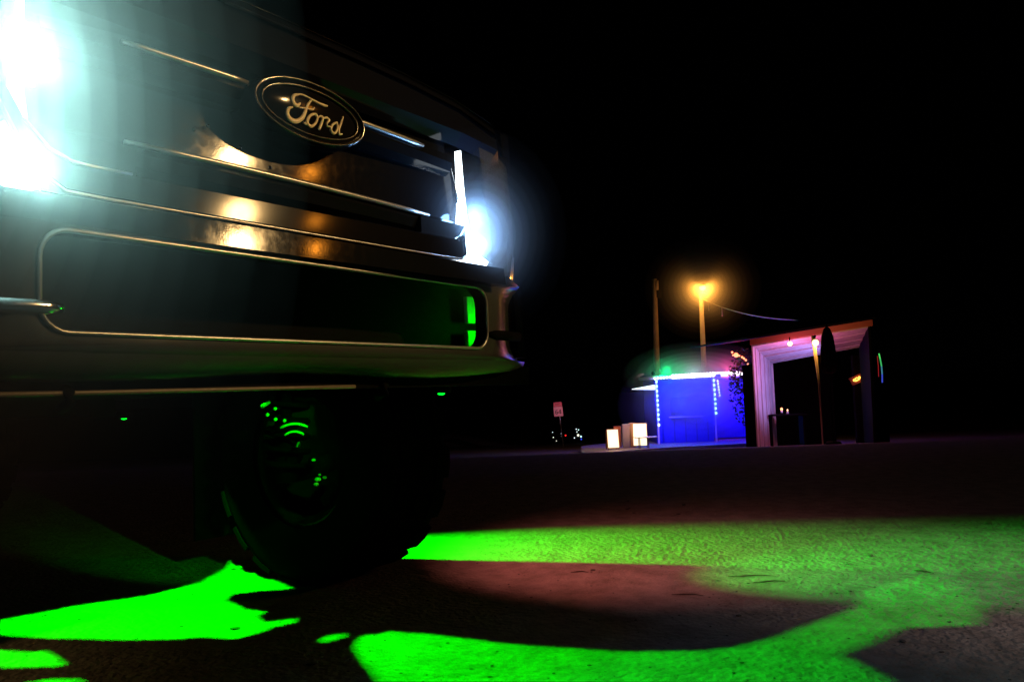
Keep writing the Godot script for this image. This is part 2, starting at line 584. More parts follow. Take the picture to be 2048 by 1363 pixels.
func headlight(t: Node3D, k: float) -> void:
	var h := Node3D.new()
	h.name = "headlight" if k < 0 else "headlight_001"
	t.add_child(h)
	# housing wrapping round the corner
	var st := begin(true)
	var rings := []
	for s in [0.505, 0.53, 0.6, 0.7, 0.8, 0.88, 0.93]:
		var b := bow(s) * 1.1 - 0.055
		var lo: float = 0.925 + 0.03 * (s - 0.5)
		var hi: float = 1.27 + 0.04 * (s - 0.5)
		rings.append([Vector3(s * k, lo, b - 0.05), Vector3(s * k, lo, b), Vector3(s * k, hi, b - 0.02), Vector3(s * k, hi, b - 0.1)])
	loft(st, rings, true, true)
	obj("housing", st, mats.black_gloss, h)
	# light guide: a bright upright blade that widens downwards into a foot
	var poly := PackedVector2Array()
	for p in [[0.525, 1.245], [0.529, 1.245], [0.537, 1.15], [0.545, 1.08], [0.555, 1.03], [0.562, 0.985], [0.606, 0.976], [0.634, 0.966], [0.604, 0.93], [0.57, 0.932], [0.487, 0.938], [0.51, 0.956], [0.516, 1.03], [0.525, 1.09], [0.527, 1.15]]:
		poly.append(Vector2(p[0] * k, p[1]))
	st = begin()
	prism(st, poly, -0.03, -0.012, func(u, v, w): return Vector3(u, v, w + bow(u)))
	obj("light_guide", st, glow(Color(0.82, 0.93, 1.0), 5.0), h)
	# narrow inner reflector that catches warm light
	st = begin(true)
	tube(st, [Vector3(0.508 * k, 1.20, -0.03), Vector3(0.509 * k, 1.15, -0.02), Vector3(0.511 * k, 1.105, -0.014)], [0.0008, 0.002, 0.0045], 8)
	obj("inner_fin", st, mats.chrome, h)
	# lens
	st = begin(true)
	rings = []
	for s in [0.60, 0.7, 0.8, 0.88, 0.935]:
		var b := bow(s) * 1.1 + 0.004
		rings.append([Vector3(s * k, 0.935, b), Vector3(s * k, 1.0, b + 0.008), Vector3(s * k, 1.15, b + 0.004), Vector3(s * k, 1.27, b - 0.012)])
	loft(st, rings, false, false)
	var gl := StandardMaterial3D.new()
	gl.transparency = BaseMaterial3D.TRANSPARENCY_ALPHA
	gl.albedo_color = Color(0.9, 0.95, 1.0, 0.06)
	gl.roughness = 0.05
	obj("lens", st, gl, h)
	if k < 0:
		for q in [0.96, 1.13]: spot("running_light", Vector3(0.538 * k, q, 0.012), Vector3(0.45 * k, q + 0.15, 1.0), 70.0, 0.5, Color(0.45, 0.94, 0.88), DRL * 3.0, 0.03, h)
	else:
		for q in [0.99, 1.08]: omni("running_light", Vector3(0.545 * k, q, 0.014), Color(0.22, 0.5, 1.0), DRL * 0.5, 0.02, h)


var DRL := 0.16

func bumper(t: Node3D) -> void:
	# face: rings from the wrapped-round rim in to the edge of the opening
	var inner := rounded(-0.518, 0.548, 0.732, 0.880, 0.042)
	var place := func(ring: Array, z: float, grow: Array, yy: Array) -> Array:
		# ring moved outwards towards the rectangle grow = [s0, s1], yy = [y0, y1]
		var r := []
		for p in ring:
			var u: float = inverse_lerp(-0.518, 0.548, p.x)
			var v: float = inverse_lerp(0.732, 0.880, p.y)
			var s: float = lerpf(grow[0], grow[1], u)
			r.append(Vector3(s, lerpf(yy[0], yy[1], v), z + bow(s)))
		return r
	var st := begin(true)
	var sp := [-0.98, 0.98]
	loft(st, [
		place.call(inner, -0.20, sp, [0.70, 0.930]),
		place.call(inner, -0.02, sp, [0.682, 0.932]),
		place.call(inner, 0.028, [-0.965, 0.965], [0.700, 0.928]),
		place.call(inner, 0.0355, [-0.56, 0.59], [0.716, 0.892]),
		place.call(inner, 0.033, [-0.524, 0.554], [0.729, 0.883]),
	], true)
	var b := obj("bumper", st, mats.bumper, t)
	st = begin(true)
	loft(st, [place.call(inner, 0.033, [-0.524, 0.554], [0.729, 0.883]), place.call(inner, 0.02, [-0.519, 0.549], [0.7315, 0.8805]), place.call(inner, 0.0, [-0.518, 0.552], [0.732, 0.880])], true)
	obj("opening_lining", st, mats.black, b)
	st = begin(true)
	tube(st, place.call(inner, 0.0355, [-0.524, 0.554], [0.729, 0.883]), 0.0042, 8, true)
	obj("opening_rim", st, mats.satin, b)
	# glossy strip above the opening, leaning back
	st = begin()
	var rings := []
	for s in [-0.60, -0.5, -0.3, 0.0, 0.3, 0.5, 0.60]:
		rings.append([Vector3(s, 0.8925, 0.050 + 0.029 * s), Vector3(s, 0.936, 0.0433 + 0.029 * s), Vector3(s, 0.940, 0.02), Vector3(s, 0.8925, 0.02)])
	loft(st, rings, true, true)
	obj("top_strip", st, mats.dusty, b)
	# dark wall behind the opening and the two pale bracket plates at its far end
	st = begin()
	box(st, Vector3(0.0, 0.80, -0.15), Vector3(1.84, 0.27, 0.02))
	obj("backing_panel", st, mats.black, b)
	var plate := mat(Color(0.22, 0.22, 0.22), 0.6)
	for q in [[0.845, 0.072], [0.757, 0.062]]:
		st = begin()
		box(st, Vector3(0.655, q[0], -0.098), Vector3(0.036, q[1], 0.012), Basis(Vector3(0, 0, 1), 0.03))
		obj("bracket_plate", st, plate, b)
	omni("bracket_fill", Vector3(0.66, 0.80, -0.03), Color(0, 1, 0), 0.02, 0.01, b)  # green light added out of sight to light the plates
	# step moulding outside the near end of the opening
	for k in [-1.0, 1.0]:
		st = begin(true)
		var r2 := []
		for s in [0.552, 0.575, 0.62, 0.70]:
			var r := 0.0105 if s > 0.56 else 0.006
			var ring := []
			for i in 10:
				var w := TAU * i / 10
				ring.append(Vector3((s - 0.062 if k < 0 else s + 0.012) * k, 0.765 + 0.013 * r / 0.0105 * cos(w), 0.033 + bow(s) + r * sin(w)))
			r2.append(ring)
		loft(st, r2, true, true)
		obj("step_moulding", st, mats.chrome if k < 0 else mats.black, b)  # far one black: its shade is put into the colour
	# lower lip, rolling back under the face
	st = begin(true)
	rings = []
	for i in 15:
		var s: float = lerpf(-0.97, 0.97, i / 14.0)
		var z := bow(s)
		var dip := 0.012 * sin(clampf((absf(s) - 0.1) / 0.6, 0.0, 1.0) * PI)
		rings.append([Vector3(s, 0.701, z + 0.028), Vector3(s, 0.688 - dip * 0.3, z + 0.022), Vector3(s, 0.673 - dip, z - 0.004), Vector3(s, 0.668 - dip, z - 0.05), Vector3(s, 0.672, z - 0.14)])
	loft(st, rings, false)
	obj("lower_lip", st, mats.bumper, b)
	# valance set back below, amber light on its edge put in as a paler strip
	st = begin()
	box(st, Vector3(0, 0.662, -0.07), Vector3(1.7, 0.05, 0.06))
	var v := obj("valance", st, mats.black, t)
	st = begin(true)
	tube(st, [Vector3(-0.80, 0.640, -0.037), Vector3(-0.5, 0.6405, -0.035), Vector3(0, 0.641, -0.035), Vector3(0.16, 0.641, -0.036)], 0.0042, 8)
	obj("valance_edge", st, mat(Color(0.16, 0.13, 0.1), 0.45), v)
	for s in [-0.45, 0.25]:
		st = begin(true)
		tube(st, [Vector3(s, 0.655, -0.06), Vector3(s, 0.64, -0.03), Vector3(s, 0.627, -0.03), Vector3(s, 0.615, -0.06)], 0.009, 8)
		obj("tow_hook", st, mats.black, t)

func body(t: Node3D) -> void:
	# hood: crowned sheet with a bright front edge
	var st := begin(true)
	var rings := []
	for z in [[-0.02, 1.375], [-0.03, 1.395], [-0.12, 1.42], [-0.5, 1.47], [-1.0, 1.50], [-1.5, 1.52]]:
		var ring := []
		for i in 11:
			var s: float = lerpf(-0.9, 0.9, i / 10.0)
			ring.append(Vector3(s, z[1] - 0.07 * pow(absf(s) / 0.9, 3.0), z[0] + bow(s)))
		rings.append(ring)
	loft(st, rings, false)
	var h := obj("hood", st, mats.paint, t)
	st = begin(true)
	var path := []
	for i in 11:
		var s: float = lerpf(-0.86, 0.86, i / 10.0)
		path.append(Vector3(s, 1.395 - 0.07 * pow(absf(s) / 0.9, 3.0), -0.024 + bow(s)))
	tube(st, path, 0.0012, 6)
	obj("hood_edge", st, mats.black_gloss, h)
	# header panel between hood and grille
	st = begin()
	rings = []
	for i in 11:
		var s: float = lerpf(-0.92, 0.92, i / 10.0)
		rings.append([Vector3(s, 1.27, -0.05 + bow(s)), Vector3(s, 1.30, -0.022 + bow(s)), Vector3(s, 1.378 - 0.07 * pow(absf(s) / 0.9, 3.0), -0.03 + bow(s)), Vector3(s, 1.378 - 0.07 * pow(absf(s) / 0.9, 3.0), -0.14 + bow(s))])
	loft(st, rings, true, true)
	obj("header_panel", st, mats.paint, t)
	# fenders with wheel arches
	for k in [-1.0, 1.0]:
		var poly := PackedVector2Array([Vector2(-0.16, 1.42), Vector2(-0.12, 0.72), Vector2(-0.42, 0.70)])
		for i in 13:
			var w := PI * i / 12.0
			poly.append(Vector2(-0.93 + 0.50 * cos(w), 0.62 + 0.44 * sin(w)))
		poly.append_array(PackedVector2Array([Vector2(-1.44, 0.52), Vector2(-1.62, 0.52), Vector2(-1.62, 1.46)]))
		st = begin()
		prism(st, poly, 0.955 * k, 0.915 * k, func(u, v, w): return Vector3(w, v, u))
		obj("fender", st, mats.paint, t)
	# cab and bed
	st = begin()
	prism(st, PackedVector2Array([Vector2(-1.45, 0.64), Vector2(-1.45, 1.50), Vector2(-2.15, 1.98), Vector2(-3.2, 2.0), Vector2(-3.45, 1.5), Vector2(-3.45, 0.64)]), 0.9, -0.9, func(u, v, w): return Vector3(w * (1.0 - 0.16 * maxf(0.0, v - 1.4)), v, u))
	var cab := obj("cab", st, mats.paint, t)
	st = begin()
	hexa(st, [Vector3(-0.78, 1.93, -2.07), Vector3(0.78, 1.93, -2.07), Vector3(0.84, 1.53, -1.48), Vector3(-0.84, 1.53, -1.48), Vector3(-0.78, 1.93, -2.12), Vector3(0.78, 1.93, -2.12), Vector3(0.84, 1.53, -1.53), Vector3(-0.84, 1.53, -1.53)])
	obj("windshield", st, mats.glass_dark, cab)
	for k in [-1.0, 1.0]:
		for q in [[-1.85, -2.5], [-2.58, -3.2]]:
			st = begin()
			prism(st, PackedVector2Array([Vector2(q[0], 1.52), Vector2(q[0] - (0.4 if q[0] > -2 else 0.02), 1.9), Vector2(q[1], 1.9), Vector2(q[1], 1.52)]), 0.87, 0.906, func(u, v, w): return Vector3(w * k * (1.0 - 0.16 * (v - 1.4)), v, u))
			obj("side_window", st, mats.glass_dark, cab)
		st = begin()
		cbox(st, Vector3(1.06 * k, 1.55, -1.75), Vector3(0.2, 0.26, 0.1), 0.02)
		obj("mirror", st, mats.black_gloss, t)
	st = begin()
	for k in [-1.0, 1.0]: box(st, Vector3(0.9 * k, 1.08, -4.4), Vector3(0.1, 0.62, 1.86))
	box(st, Vector3(0, 1.08, -5.36), Vector3(1.9, 0.62, 0.06))
	box(st, Vector3(0, 0.82, -4.4), Vector3(1.7, 0.06, 1.86))
	obj("bed", st, mats.paint, t)
	# engine bay walls: closed, so that the lamps inside shine only through the openings of the added plate below
	st = begin()
	box(st, Vector3(0, 1.005, -0.16), Vector3(1.86, 0.67, 0.02))
	box(st, Vector3(0, 1.08, -1.55), Vector3(1.9, 0.8, 0.02))
	box(st, Vector3(0, 1.335, -0.86), Vector3(1.84, 0.012, 1.40))
	for k in [-1.0, 1.0]:
		box(st, Vector3(0.68 * k, 1.01, -1.03), Vector3(0.012, 0.66, 1.04))
		box(st, Vector3(0.80 * k, 1.01, -0.515), Vector3(0.25, 0.66, 0.012))
		box(st, Vector3(0.925 * k, 1.01, -0.33), Vector3(0.012, 0.66, 0.36))
	obj("inner_liner", st, mats.black, t)

func under(t: Node3D) -> void:
	# added plate whose cut-outs throw the green ground shapes, added green lamp above
	var lamp := Vector3(0.3, 1.1, -0.9)
	var y := 0.69
	var sh := (lamp.y - y) / lamp.y
	var plates := [PackedVector2Array([Vector2(-0.925, -0.12), Vector2(-0.925, -0.51), Vector2(-0.685, -0.51), Vector2(-0.685, -1.55), Vector2(0.685, -1.55), Vector2(0.685, -0.51), Vector2(0.925, -0.51), Vector2(0.925, -0.12)])]
	var holes := [
		[[-0.08, -1.36], [0.00, -1.37], [0.20, -1.33], [0.39, -1.24], [0.58, -1.25], [0.75, -1.36], [0.88, -1.5], [0.78, -1.25], [0.66, -0.88], [0.60, -0.95], [0.52, -1.00], [0.47, -0.96], [0.43, -0.81], [0.44, -0.73], [0.40, -0.72], [0.37, -0.65], [0.44, -0.60], [0.41, -0.57], [0.36, -0.59], [0.31, -0.58], [0.24, -0.59], [0.21, -0.68], [0.17, -0.72], [0.09, -0.85], [0.01, -1.02], [-0.06, -1.21]],
		[[-0.15, -1.15], [-0.08, -0.95], [-0.06, -0.95], [-0.07, -0.86], [-0.09, -0.77], [-0.17, -0.89], [-0.20, -1.01]],
		[[-0.21, -0.75], [-0.15, -0.71], [-0.12, -0.65], [-0.13, -0.60], [-0.24, -0.64]],
		[[0.34, -0.39], [0.38, -0.40], [0.41, -0.37], [0.39, -0.35], [0.33, -0.36]],
		[[0.34, -0.27], [0.41, -0.32], [0.47, -0.30], [0.51, -0.17], [0.54, 0.05], [0.62, 0.30], [0.71, 0.45], [0.77, 0.51], [0.89, 0.57], [1.06, 0.62], [1.23, 0.67], [1.41, 0.66], [1.70, 0.76], [1.9, 1.1], [1.47, 1.36], [1.32, 1.11], [1.10, 0.81], [0.97, 0.78], [0.84, 0.73], [0.75, 0.83], [0.67, 0.89], [0.50, 0.93], [0.08, 0.21], [0.16, 0.02], [0.27, -0.16]],
	]
	for hole in holes:
		var poly := PackedVector2Array()
		var mid := 0.0
		for p in hole:
			var q := Vector2(lamp.x, lamp.z).lerp(Vector2(p[0], p[1]), sh)
			poly.append(q)
			mid += q.x
		mid /= poly.size()
		var next := []
		for pl in plates:
			for half in [[-5.0, mid], [mid, 5.0]]:
				var side := PackedVector2Array([Vector2(half[0], -5), Vector2(half[1], -5), Vector2(half[1], 5), Vector2(half[0], 5)])
				for part in Geometry2D.intersect_polygons(pl, side):
					for rest in Geometry2D.clip_polygons(part, poly):
						if not Geometry2D.is_polygon_clockwise(rest): next.append(rest)
		plates = next
	var st := begin()
	for pl in plates: prism(st, pl, y, y + 0.004, func(u, v, w): return Vector3(u, w, v))
	obj("gobo_plate", st, mats.black, t)
	rock_light(t, lamp, Color(0, 1, 0.02))
	omni("green_light", lamp + Vector3(0, -0.016, 0), Color(0, 1, 0.0), GREEN, 0.01, t)
	# rocker lamp behind the far front wheel
	var rl := Vector3(0.78, 0.54, -2.1)
	rock_light(t, rl + Vector3(0, 0.02, 0), Color(0, 1, 0.02))
	spot("green_light", rl, Vector3(1.42, 0.0, -0.75), 17.0, 1.0, Color(0, 1, 0.0), ROCKER, 0.012, t)
	for k in [-1.0, 1.0]:
		st = begin()
		box(st, Vector3(0.84 * k, 0.38, -1.43), Vector3(0.33, 0.54, 0.012))
		obj("light_flap", st, mats.rubber, t)  # flap added to stop green light spilling inside the wheel
	# unseen green spot added to bring out the suspension
	var sl := Vector3(0.30, 0.672, -0.17)
	spot("suspension_fill", sl, Vector3(0.52, 0.48, -0.72), 17.0, 0.6, Color(0, 1, 0.0), 0.9, 0.01, t)
	# small lamp added to fill in green light under the bumper's far corner
	var cl := Vector3(0.88, 0.60, -0.40)
	rock_light(t, cl + Vector3(0, 0.02, 0), Color(0, 1, 0.02))
	spot("green_light", cl, Vector3(1.95, 0.0, 0.95), 20.0, 1.0, Color(0, 1, 0.05), 7.0, 0.02, t)
	# side marker on the far flank
	st = begin()
	box(st, Vector3(0.962, 0.92, -0.30), Vector3(0.012, 0.05, 0.09))
	obj("side_marker_lamp", st, glow(Color(1, 0.12, 0.03), 2.0), t)
	spot("marker_light", Vector3(0.985, 0.92, -0.30), Vector3(1.55, 0.0, -0.15), 42.0, 0.9, Color(1, 0.22, 0.18), 1.3, 0.04, t)
	# frame, axle and suspension
	st = begin()
	for k in [-1.0, 1.0]: box(st, Vector3(0.40 * k, 0.64, -3.4), Vector3(0.09, 0.12, 3.7))
	for z in [-1.7, -2.6, -3.6, -5.0]: box(st, Vector3(0, 0.64, z), Vector3(0.8, 0.1, 0.1))
	obj("frame", st, mats.under, t)
	for k in [-1.0, 1.0]:
		st = begin(true)
		tube(st, [Vector3(0.64 * k, 0.46, -0.93), Vector3(0.74 * k, 0.42, -0.93)], 0.03, 10)
		obj("axle_shaft", st, mats.under, t)
		st = begin(true)
		var coil := []
		for i in 97:
			var w := TAU * i / 16.0
			coil.append(Vector3(0.575 * k + 0.066 * cos(w), 0.40 + 0.28 * i / 96.0, -0.78 + 0.066 * sin(w)))
		tube(st, coil, 0.0085, 8)
		obj("coil_spring", st, mats.under, t)
		st = begin(true)
		tube(st, [Vector3(0.575 * k, 0.36, -0.78), Vector3(0.575 * k, 0.55, -0.78)], 0.035, 12)
		tube(st, [Vector3(0.575 * k, 0.55, -0.78), Vector3(0.575 * k, 0.69, -0.78)], 0.018, 12)
		obj("shock_absorber", st, mats.under, t)
		for arm in [[0.36, -0.62, -0.93], [0.62, -0.75, -0.93]]:
			st = begin(true)
			tube(st, [Vector3(0.60 * k, arm[0] + 0.06, arm[1]), Vector3(0.65 * k, arm[0] + 0.02, lerpf(arm[1], arm[2], 0.6)), Vector3(0.70 * k, arm[0], arm[2])], [0.03, 0.026, 0.022], 8)
			obj("control_arm", st, mats.under, t)
		st = begin(true)
		tube(st, [Vector3(0.57 * k, 0.425, -0.66), Vector3(0.63 * k, 0.42, -0.67), Vector3(0.70 * k, 0.41, -0.72)], [0.014, 0.011, 0.011], 8)
		obj("tie_rod", st, mats.under, t)
		# spring glints put in as pale arched straps, bent bracket, small joints below
		for q in [[0.545, 0.040, 0.0042], [0.522, 0.028, 0.0036]]:
			st = begin(true)
			var arch := []
			for i in 9:
				var u := i / 4.0 - 1.0
				arch.append(Vector3((0.502 + q[1] * 0.77 * u) * k, q[0] - 0.011 * u * u, -0.655 + q[1] * 0.64 * u))
			tube(st, arch, [0.002, q[2], q[2], q[2], q[2], q[2], q[2], q[2], 0.003], 8)
			obj("glint_strap", st, mats.steel, t)
		st = begin(true)
		tube(st, [Vector3(0.50 * k, 0.478, -0.64), Vector3(0.518 * k, 0.488, -0.655), Vector3(0.528 * k, 0.487, -0.665), Vector3(0.545 * k, 0.468, -0.68)], [0.003, 0.0035, 0.003, 0.0015], 6)
		obj("bent_bracket", st, mat(Color(0.12, 0.12, 0.12), 0.6), t)
		for q in [[0.585, 0.372, 0.010], [0.592, 0.385, 0.005], [0.612, 0.375, 0.007], [0.578, 0.358, 0.008], [0.57, 0.432, 0.007]]:
			st = begin(true)
			ball(st, Vector3(q[0] * k, q[1], -0.65), q[2], 10, 0.7)
			obj("ball_joint", st, mats.steel, t)
		st = begin(true)
		tube(st, [Vector3(0.366 * k, 0.600, -0.625), Vector3(0.398 * k, 0.612, -0.635)], 0.0055, 8)
		obj("link_rod", st, mats.steel, t)
		for q in [[0.415, 0.592, -0.63], [0.415, 0.562, -0.63], [0.455, 0.556, -0.64], [0.395, 0.576, -0.64]]:
			st = begin(true)
			lathe(st, [[0.0, 0.006], [0.004, 0.005], [0.006, 0.0], [0.0, -0.008]], 6, Vector3(0, 0, 1), Vector3(q[0] * k, q[1], q[2]))
			obj("bolt", st, mats.steel, t)
	st = begin(true)
	ball(st, Vector3(-0.08, 0.60, -1.85), 0.12, 16)
	obj("differential", st, mats.under, t)

var GREEN := 11.0
var ROCKER := 50.0

func rock_light(t: Node3D, at: Vector3, c: Color) -> void:
	var st := begin(true)
	lathe(st, [[0.0, 0.03], [0.028, 0.03], [0.032, 0.02], [0.032, 0.0], [0.0, 0.0]], 14, Vector3.UP, at)
	var r := obj("rock_light", st, mats.black, t)
	st = begin(true)
	lathe(st, [[0.0, 0.0], [0.012, 0.0], [0.01, -0.004], [0.0, -0.006]], 12, Vector3.UP, at)
	obj("glowing_lens", st, glow(c, 3.0), r)

func wheel(t: Node3D, s: float, z: float) -> void:
	var w := Node3D.new()
	w.name = "wheel"
	t.add_child(w, true)
	w.position = Vector3(s, 0.42, z)
	if String(w.name) != "wheel":
		var n := 1
		while t.has_node("wheel_%03d" % n): n += 1
		w.name = "wheel_%03d" % n
	var st := begin(true)
	lathe(st, [[0.24, -0.14], [0.30, -0.17], [0.38, -0.17], [0.408, -0.155], [0.414, -0.12], [0.415, 0.0], [0.414, 0.12], [0.408, 0.155], [0.38, 0.17], [0.30, 0.17], [0.24, 0.14]], 40, Vector3(1, 0, 0))
	obj("tyre", st, mats.rubber, w)
	st = begin()
	for i in 36:
		var a := TAU * i / 36
		var bs := Basis(Vector3(1, 0, 0), a)
		for q in [-0.13, -0.045, 0.045, 0.13]:
			box(st, bs * Vector3(q, 0.414, 0.012 * (1 if q * (i % 2 - 0.5) > 0 else -1)), Vector3(0.065, 0.016, 0.05), bs)
	var tread := obj("tread", st, mats.rubber, w)
	tread.set_meta("kind", "stuff")
	st = begin(true)
	lathe(st, [[0.0, 0.06], [0.06, 0.07], [0.07, 0.05], [0.2, 0.04], [0.235, 0.13], [0.245, 0.13], [0.245, -0.13], [0.2, -0.12], [0.19, 0.0], [0.0, 0.0]], 30, Vector3(signf(s), 0, 0))
	obj("rim", st, mats.black_gloss, w)

# ------------------------------------------------------------------ beyond the lot
func lamp_head(parent: Node3D, at: Vector3, toward: Vector3, c: Color, e: float, r: float) -> void:
	var st := begin(true)
	var arm := toward.normalized()
	tube(st, [Vector3(0, at.y - 0.25, 0), Vector3(0, at.y, 0) + arm * 0.25, at - arm * 0.1], [0.05, 0.045, 0.04], 8)
	obj("arm", st, mats.black, parent)
	st = begin(true)
	lathe(st, [[0.0, 0.22], [0.1, 0.2], [0.22, 0.1], [0.24, 0.06], [0.0, 0.06]], 16, Vector3.UP, at)
	obj("shade", st, mats.black, parent)
	st = begin(true)
	ball(st, at - Vector3(0, 0.02, 0), r - 0.03, 14)
	obj("bulb", st, glow(c, 30.0), parent)
	omni("lamp_light", at - Vector3(0, 0.02, 0), c, e, r, parent)

func roadside() -> void:
	var amber := Color(1.0, 0.62, 0.18)
	var p := thing("street_lamp", "tall lit street lamp on a pale pole, blazing amber above the kiosk", "street lamp", Vector3(10.95, level(-46), -46))
	var st := begin(true)
	tube(st, [Vector3.ZERO, Vector3(0.03, 4.0, 0), Vector3(0.06, 8.55, 0)], [0.19, 0.16, 0.12], 12)
	obj("pole", st, mat(Color(0.5, 0.47, 0.4), 0.8), p)
	lamp_head(p, Vector3(0.07, 6.15 - level(-46), 0.45), Vector3(0, 0, 1), Color(1.0, 0.38, 0.05), 30.0, 0.2)
	var u := thing("utility_pole", "weathered wooden utility pole left of the street lamp, its top dark", "utility pole", Vector3(8.62, level(-48), -48))
	st = begin(true)
	tube(st, [Vector3.ZERO, Vector3(0.02, 5.0, 0), Vector3(0.1, 7.04 - level(-48), 0)], [0.21, 0.18, 0.15], 12)
	obj("pole", st, mats.wood, u)
	st = begin()
	box(st, Vector3(0.32, 9.1, 0), Vector3(0.3, 0.5, 0.3))
	obj("bracket_box", st, mats.black, u)
	st = begin(true)
	tube(st, [Vector3(0.22, 9.3, 0.1), Vector3(0.24, 9.9, 0.1)], 0.1, 8)
	obj("insulator", st, mats.wood, u)
	# wire from the lamp to the pavilion roof, with small drops hanging
	st = begin(true)
	var path := []
	for i in 13:
		var f := i / 12.0
		path.append(Vector3(11.05, 5.5, -45.9).lerp(Vector3(12.3, 3.2, -34), f) - Vector3(0, 1.1 * f * (1 - f), 0))
	tube(st, path, 0.03, 6)
	var w := obj("overhead_wire", st, mat(Color(0.55, 0.5, 0.42), 0.7))
	tag(w, "sagging overhead wire running from the street lamp down to the right", "wire")
	for f in [1, 3]:
		st = begin(true)
		tube(st, [path[f], path[f] - Vector3(0, 0.5, 0)], 0.03, 6)
		obj("hanging_tag", st, mat(Color(0.5, 0.45, 0.38), 0.7), w)

func kiosk() -> void:
	var top := -2.27
	var st := begin()
	var a := [Vector3(2.9, top, -35.6), Vector3(3.3, top, -40.5), Vector3(14.0, top, -50.0), Vector3(14.0, top, -38.9), Vector3(7.4, top, -37.7)]
	var poly := PackedVector2Array()
	for v in a: poly.append(Vector2(v.x, v.z))
	prism(st, poly, top, top - 0.6, func(x, z, y): return Vector3(x, y, z))
	structure("pavement", st, mats.pavement, "raised pale paved pad under the kiosk and the lit boards")
	var k := thing("kiosk", "small flat-roofed kiosk flooded with blue light, strung with coloured lamps", "kiosk", Vector3(0, 0, 0))
	st = begin()
	box(st, Vector3(8.55, -0.7, -42.2), Vector3(2.85, 3.14, 3.6))
	box(st, Vector3(11.2, -0.7, -43.2), Vector3(2.4, 3.0, 2.6))
	obj("wall", st, mat(Color(0.02, 0.025, 0.6), 0.7), k)  # blue of the lamplight put into the wall colour
	st = begin()
	cbox(st, Vector3(8.6, 1.02, -41.9), Vector3(3.4, 0.16, 4.4), 0.03)
	cbox(st, Vector3(11.35, 0.98, -42.9), Vector3(2.0, 0.14, 3.4), 0.03)
	obj("roof", st, mat(Color(0.5, 0.5, 0.5), 0.7), k)
	for i in 5:
		st = begin()
		box(st, Vector3(7.45 + 0.56 * i, -0.7, -40.39), Vector3(0.05, 3.0, 0.025))
		obj("batten", st, mat(Color(0.015, 0.02, 0.4), 0.7), k)
	# service hatch, counter, awning
	st = begin()
	box(st, Vector3(8.6, -0.45, -40.385), Vector3(1.5, 0.9, 0.03))
	obj("hatch", st, mats.glass_dark, k)
	st = begin()
	box(st, Vector3(8.6, -0.98, -40.25), Vector3(1.7, 0.05, 0.32))
	obj("counter", st, mats.white, k)
	for q in [7.13, 9.99]:
		st = begin()
		box(st, Vector3(q, -0.67, -39.98), Vector3(0.07, 3.2, 0.07))
		obj("post", st, mats.white, k)
	st = begin()
	hexa(st, [Vector3(5.9, 0.50, -39.0), Vector3(7.0, 0.66, -39.6), Vector3(7.0, 0.42, -39.6), Vector3(5.9, 0.47, -39.0), Vector3(5.95, 0.50, -40.4), Vector3(7.0, 0.66, -40.4), Vector3(7.0, 0.42, -40.4), Vector3(5.95, 0.47, -40.4)])
	obj("awning_lamp", st, glow(Color(0.8, 0.97, 1.0), 1.6), k)
	# strings of lamps: each bulb a part of its string
	strand("left post", [Vector3(7.13, 0.82, -39.92), Vector3(7.15, -1.05, -39.92)], 9, Color(0.35, 0.8, 1.0), 0.055, "string of white blue lamps down the left post of the kiosk")
	strand("", [Vector3(7.15, -1.33, -39.92), Vector3(7.15, -1.34, -39.92)], 1, Color(0.6, 0.9, 1.0), 0.06, "single pale lamp near the foot of the kiosk's left post")
	strand("", [Vector3(9.99, 0.78, -39.92), Vector3(10.02, -0.84, -39.92)], 8, Color(0.35, 0.8, 1.0), 0.06, "string of white blue lamps down the kiosk's middle post")
	strand("", [Vector3(10.45, 0.75, -41.0), Vector3(10.52, 0.0, -41.0)], 6, Color(0.6, 0.8, 1.0), 0.05, "short string of lamps just right of the middle post")
	strand("", [Vector3(7.0, 0.97, -39.62), Vector3(7.75, 1.02, -39.62)], 6, Color(0.8, 1.0, 0.95), 0.055, "string of greenish lamps at the left end of the kiosk roof")
	strand("", [Vector3(7.9, 1.03, -39.62), Vector3(9.9, 1.08, -39.62)], 14, Color(1.0, 1.0, 1.0), 0.1, "row of bright white lamps along the kiosk roof edge")
	strand("", [Vector3(10.2, 1.09, -40.4), Vector3(11.9, 1.11, -41.2)], 12, Color(1.0, 0.85, 0.85), 0.1, "row of pinkish white lamps along the right roof edge")
	omni("blue_light", Vector3(7.3, -0.1, -39.4), Color(0.0, 0.0, 1.0), 7.0, 0.1, k)
	omni("blue_light", Vector3(9.9, -0.1, -39.4), Color(0.0, 0.0, 1.0), 8.0, 0.1, k)
	omni("blue_light", Vector3(8.6, -0.2, -38.9), Color(0.0, 0.0, 1.0), 6.0, 0.1, k)
	omni("blue_light", Vector3(11.3, -0.1, -40.9), Color(0.01, 0.0, 1.0), 7.0, 0.1, k)
	omni("green_roof_light", Vector3(7.5, 1.35, -39.7), Color(0.0, 1.0, 0.25), 4.0, 0.1, k)
	omni("white_roof_light", Vector3(8.9, 1.25, -39.5), Color(0.8, 1.0, 1.0), 0.3, 0.1, k)
	omni("red_roof_light", Vector3(11.2, 1.45, -41.0), Color(1.0, 0.06, 0.16), 4.0, 0.1, k)
	st = begin(true)
	lathe(st, [[0.0, 0.1], [0.08, 0.08], [0.1, -0.06], [0.0, -0.06]], 10, Vector3(-0.1, 0.1, 1).normalized(), Vector3(7.0, 1.25, -40.0))
	obj("added_floodlight", st, mats.black, k)  # lamp added to throw pink light on the route sign
	spot("added_sign_light", Vector3(6.75, 1.3, -40.4), Vector3(3.2, -0.75, -55.0), 4.0, 1.0, Color(1.0, 0.45, 0.55), 90.0, 0.05, k)
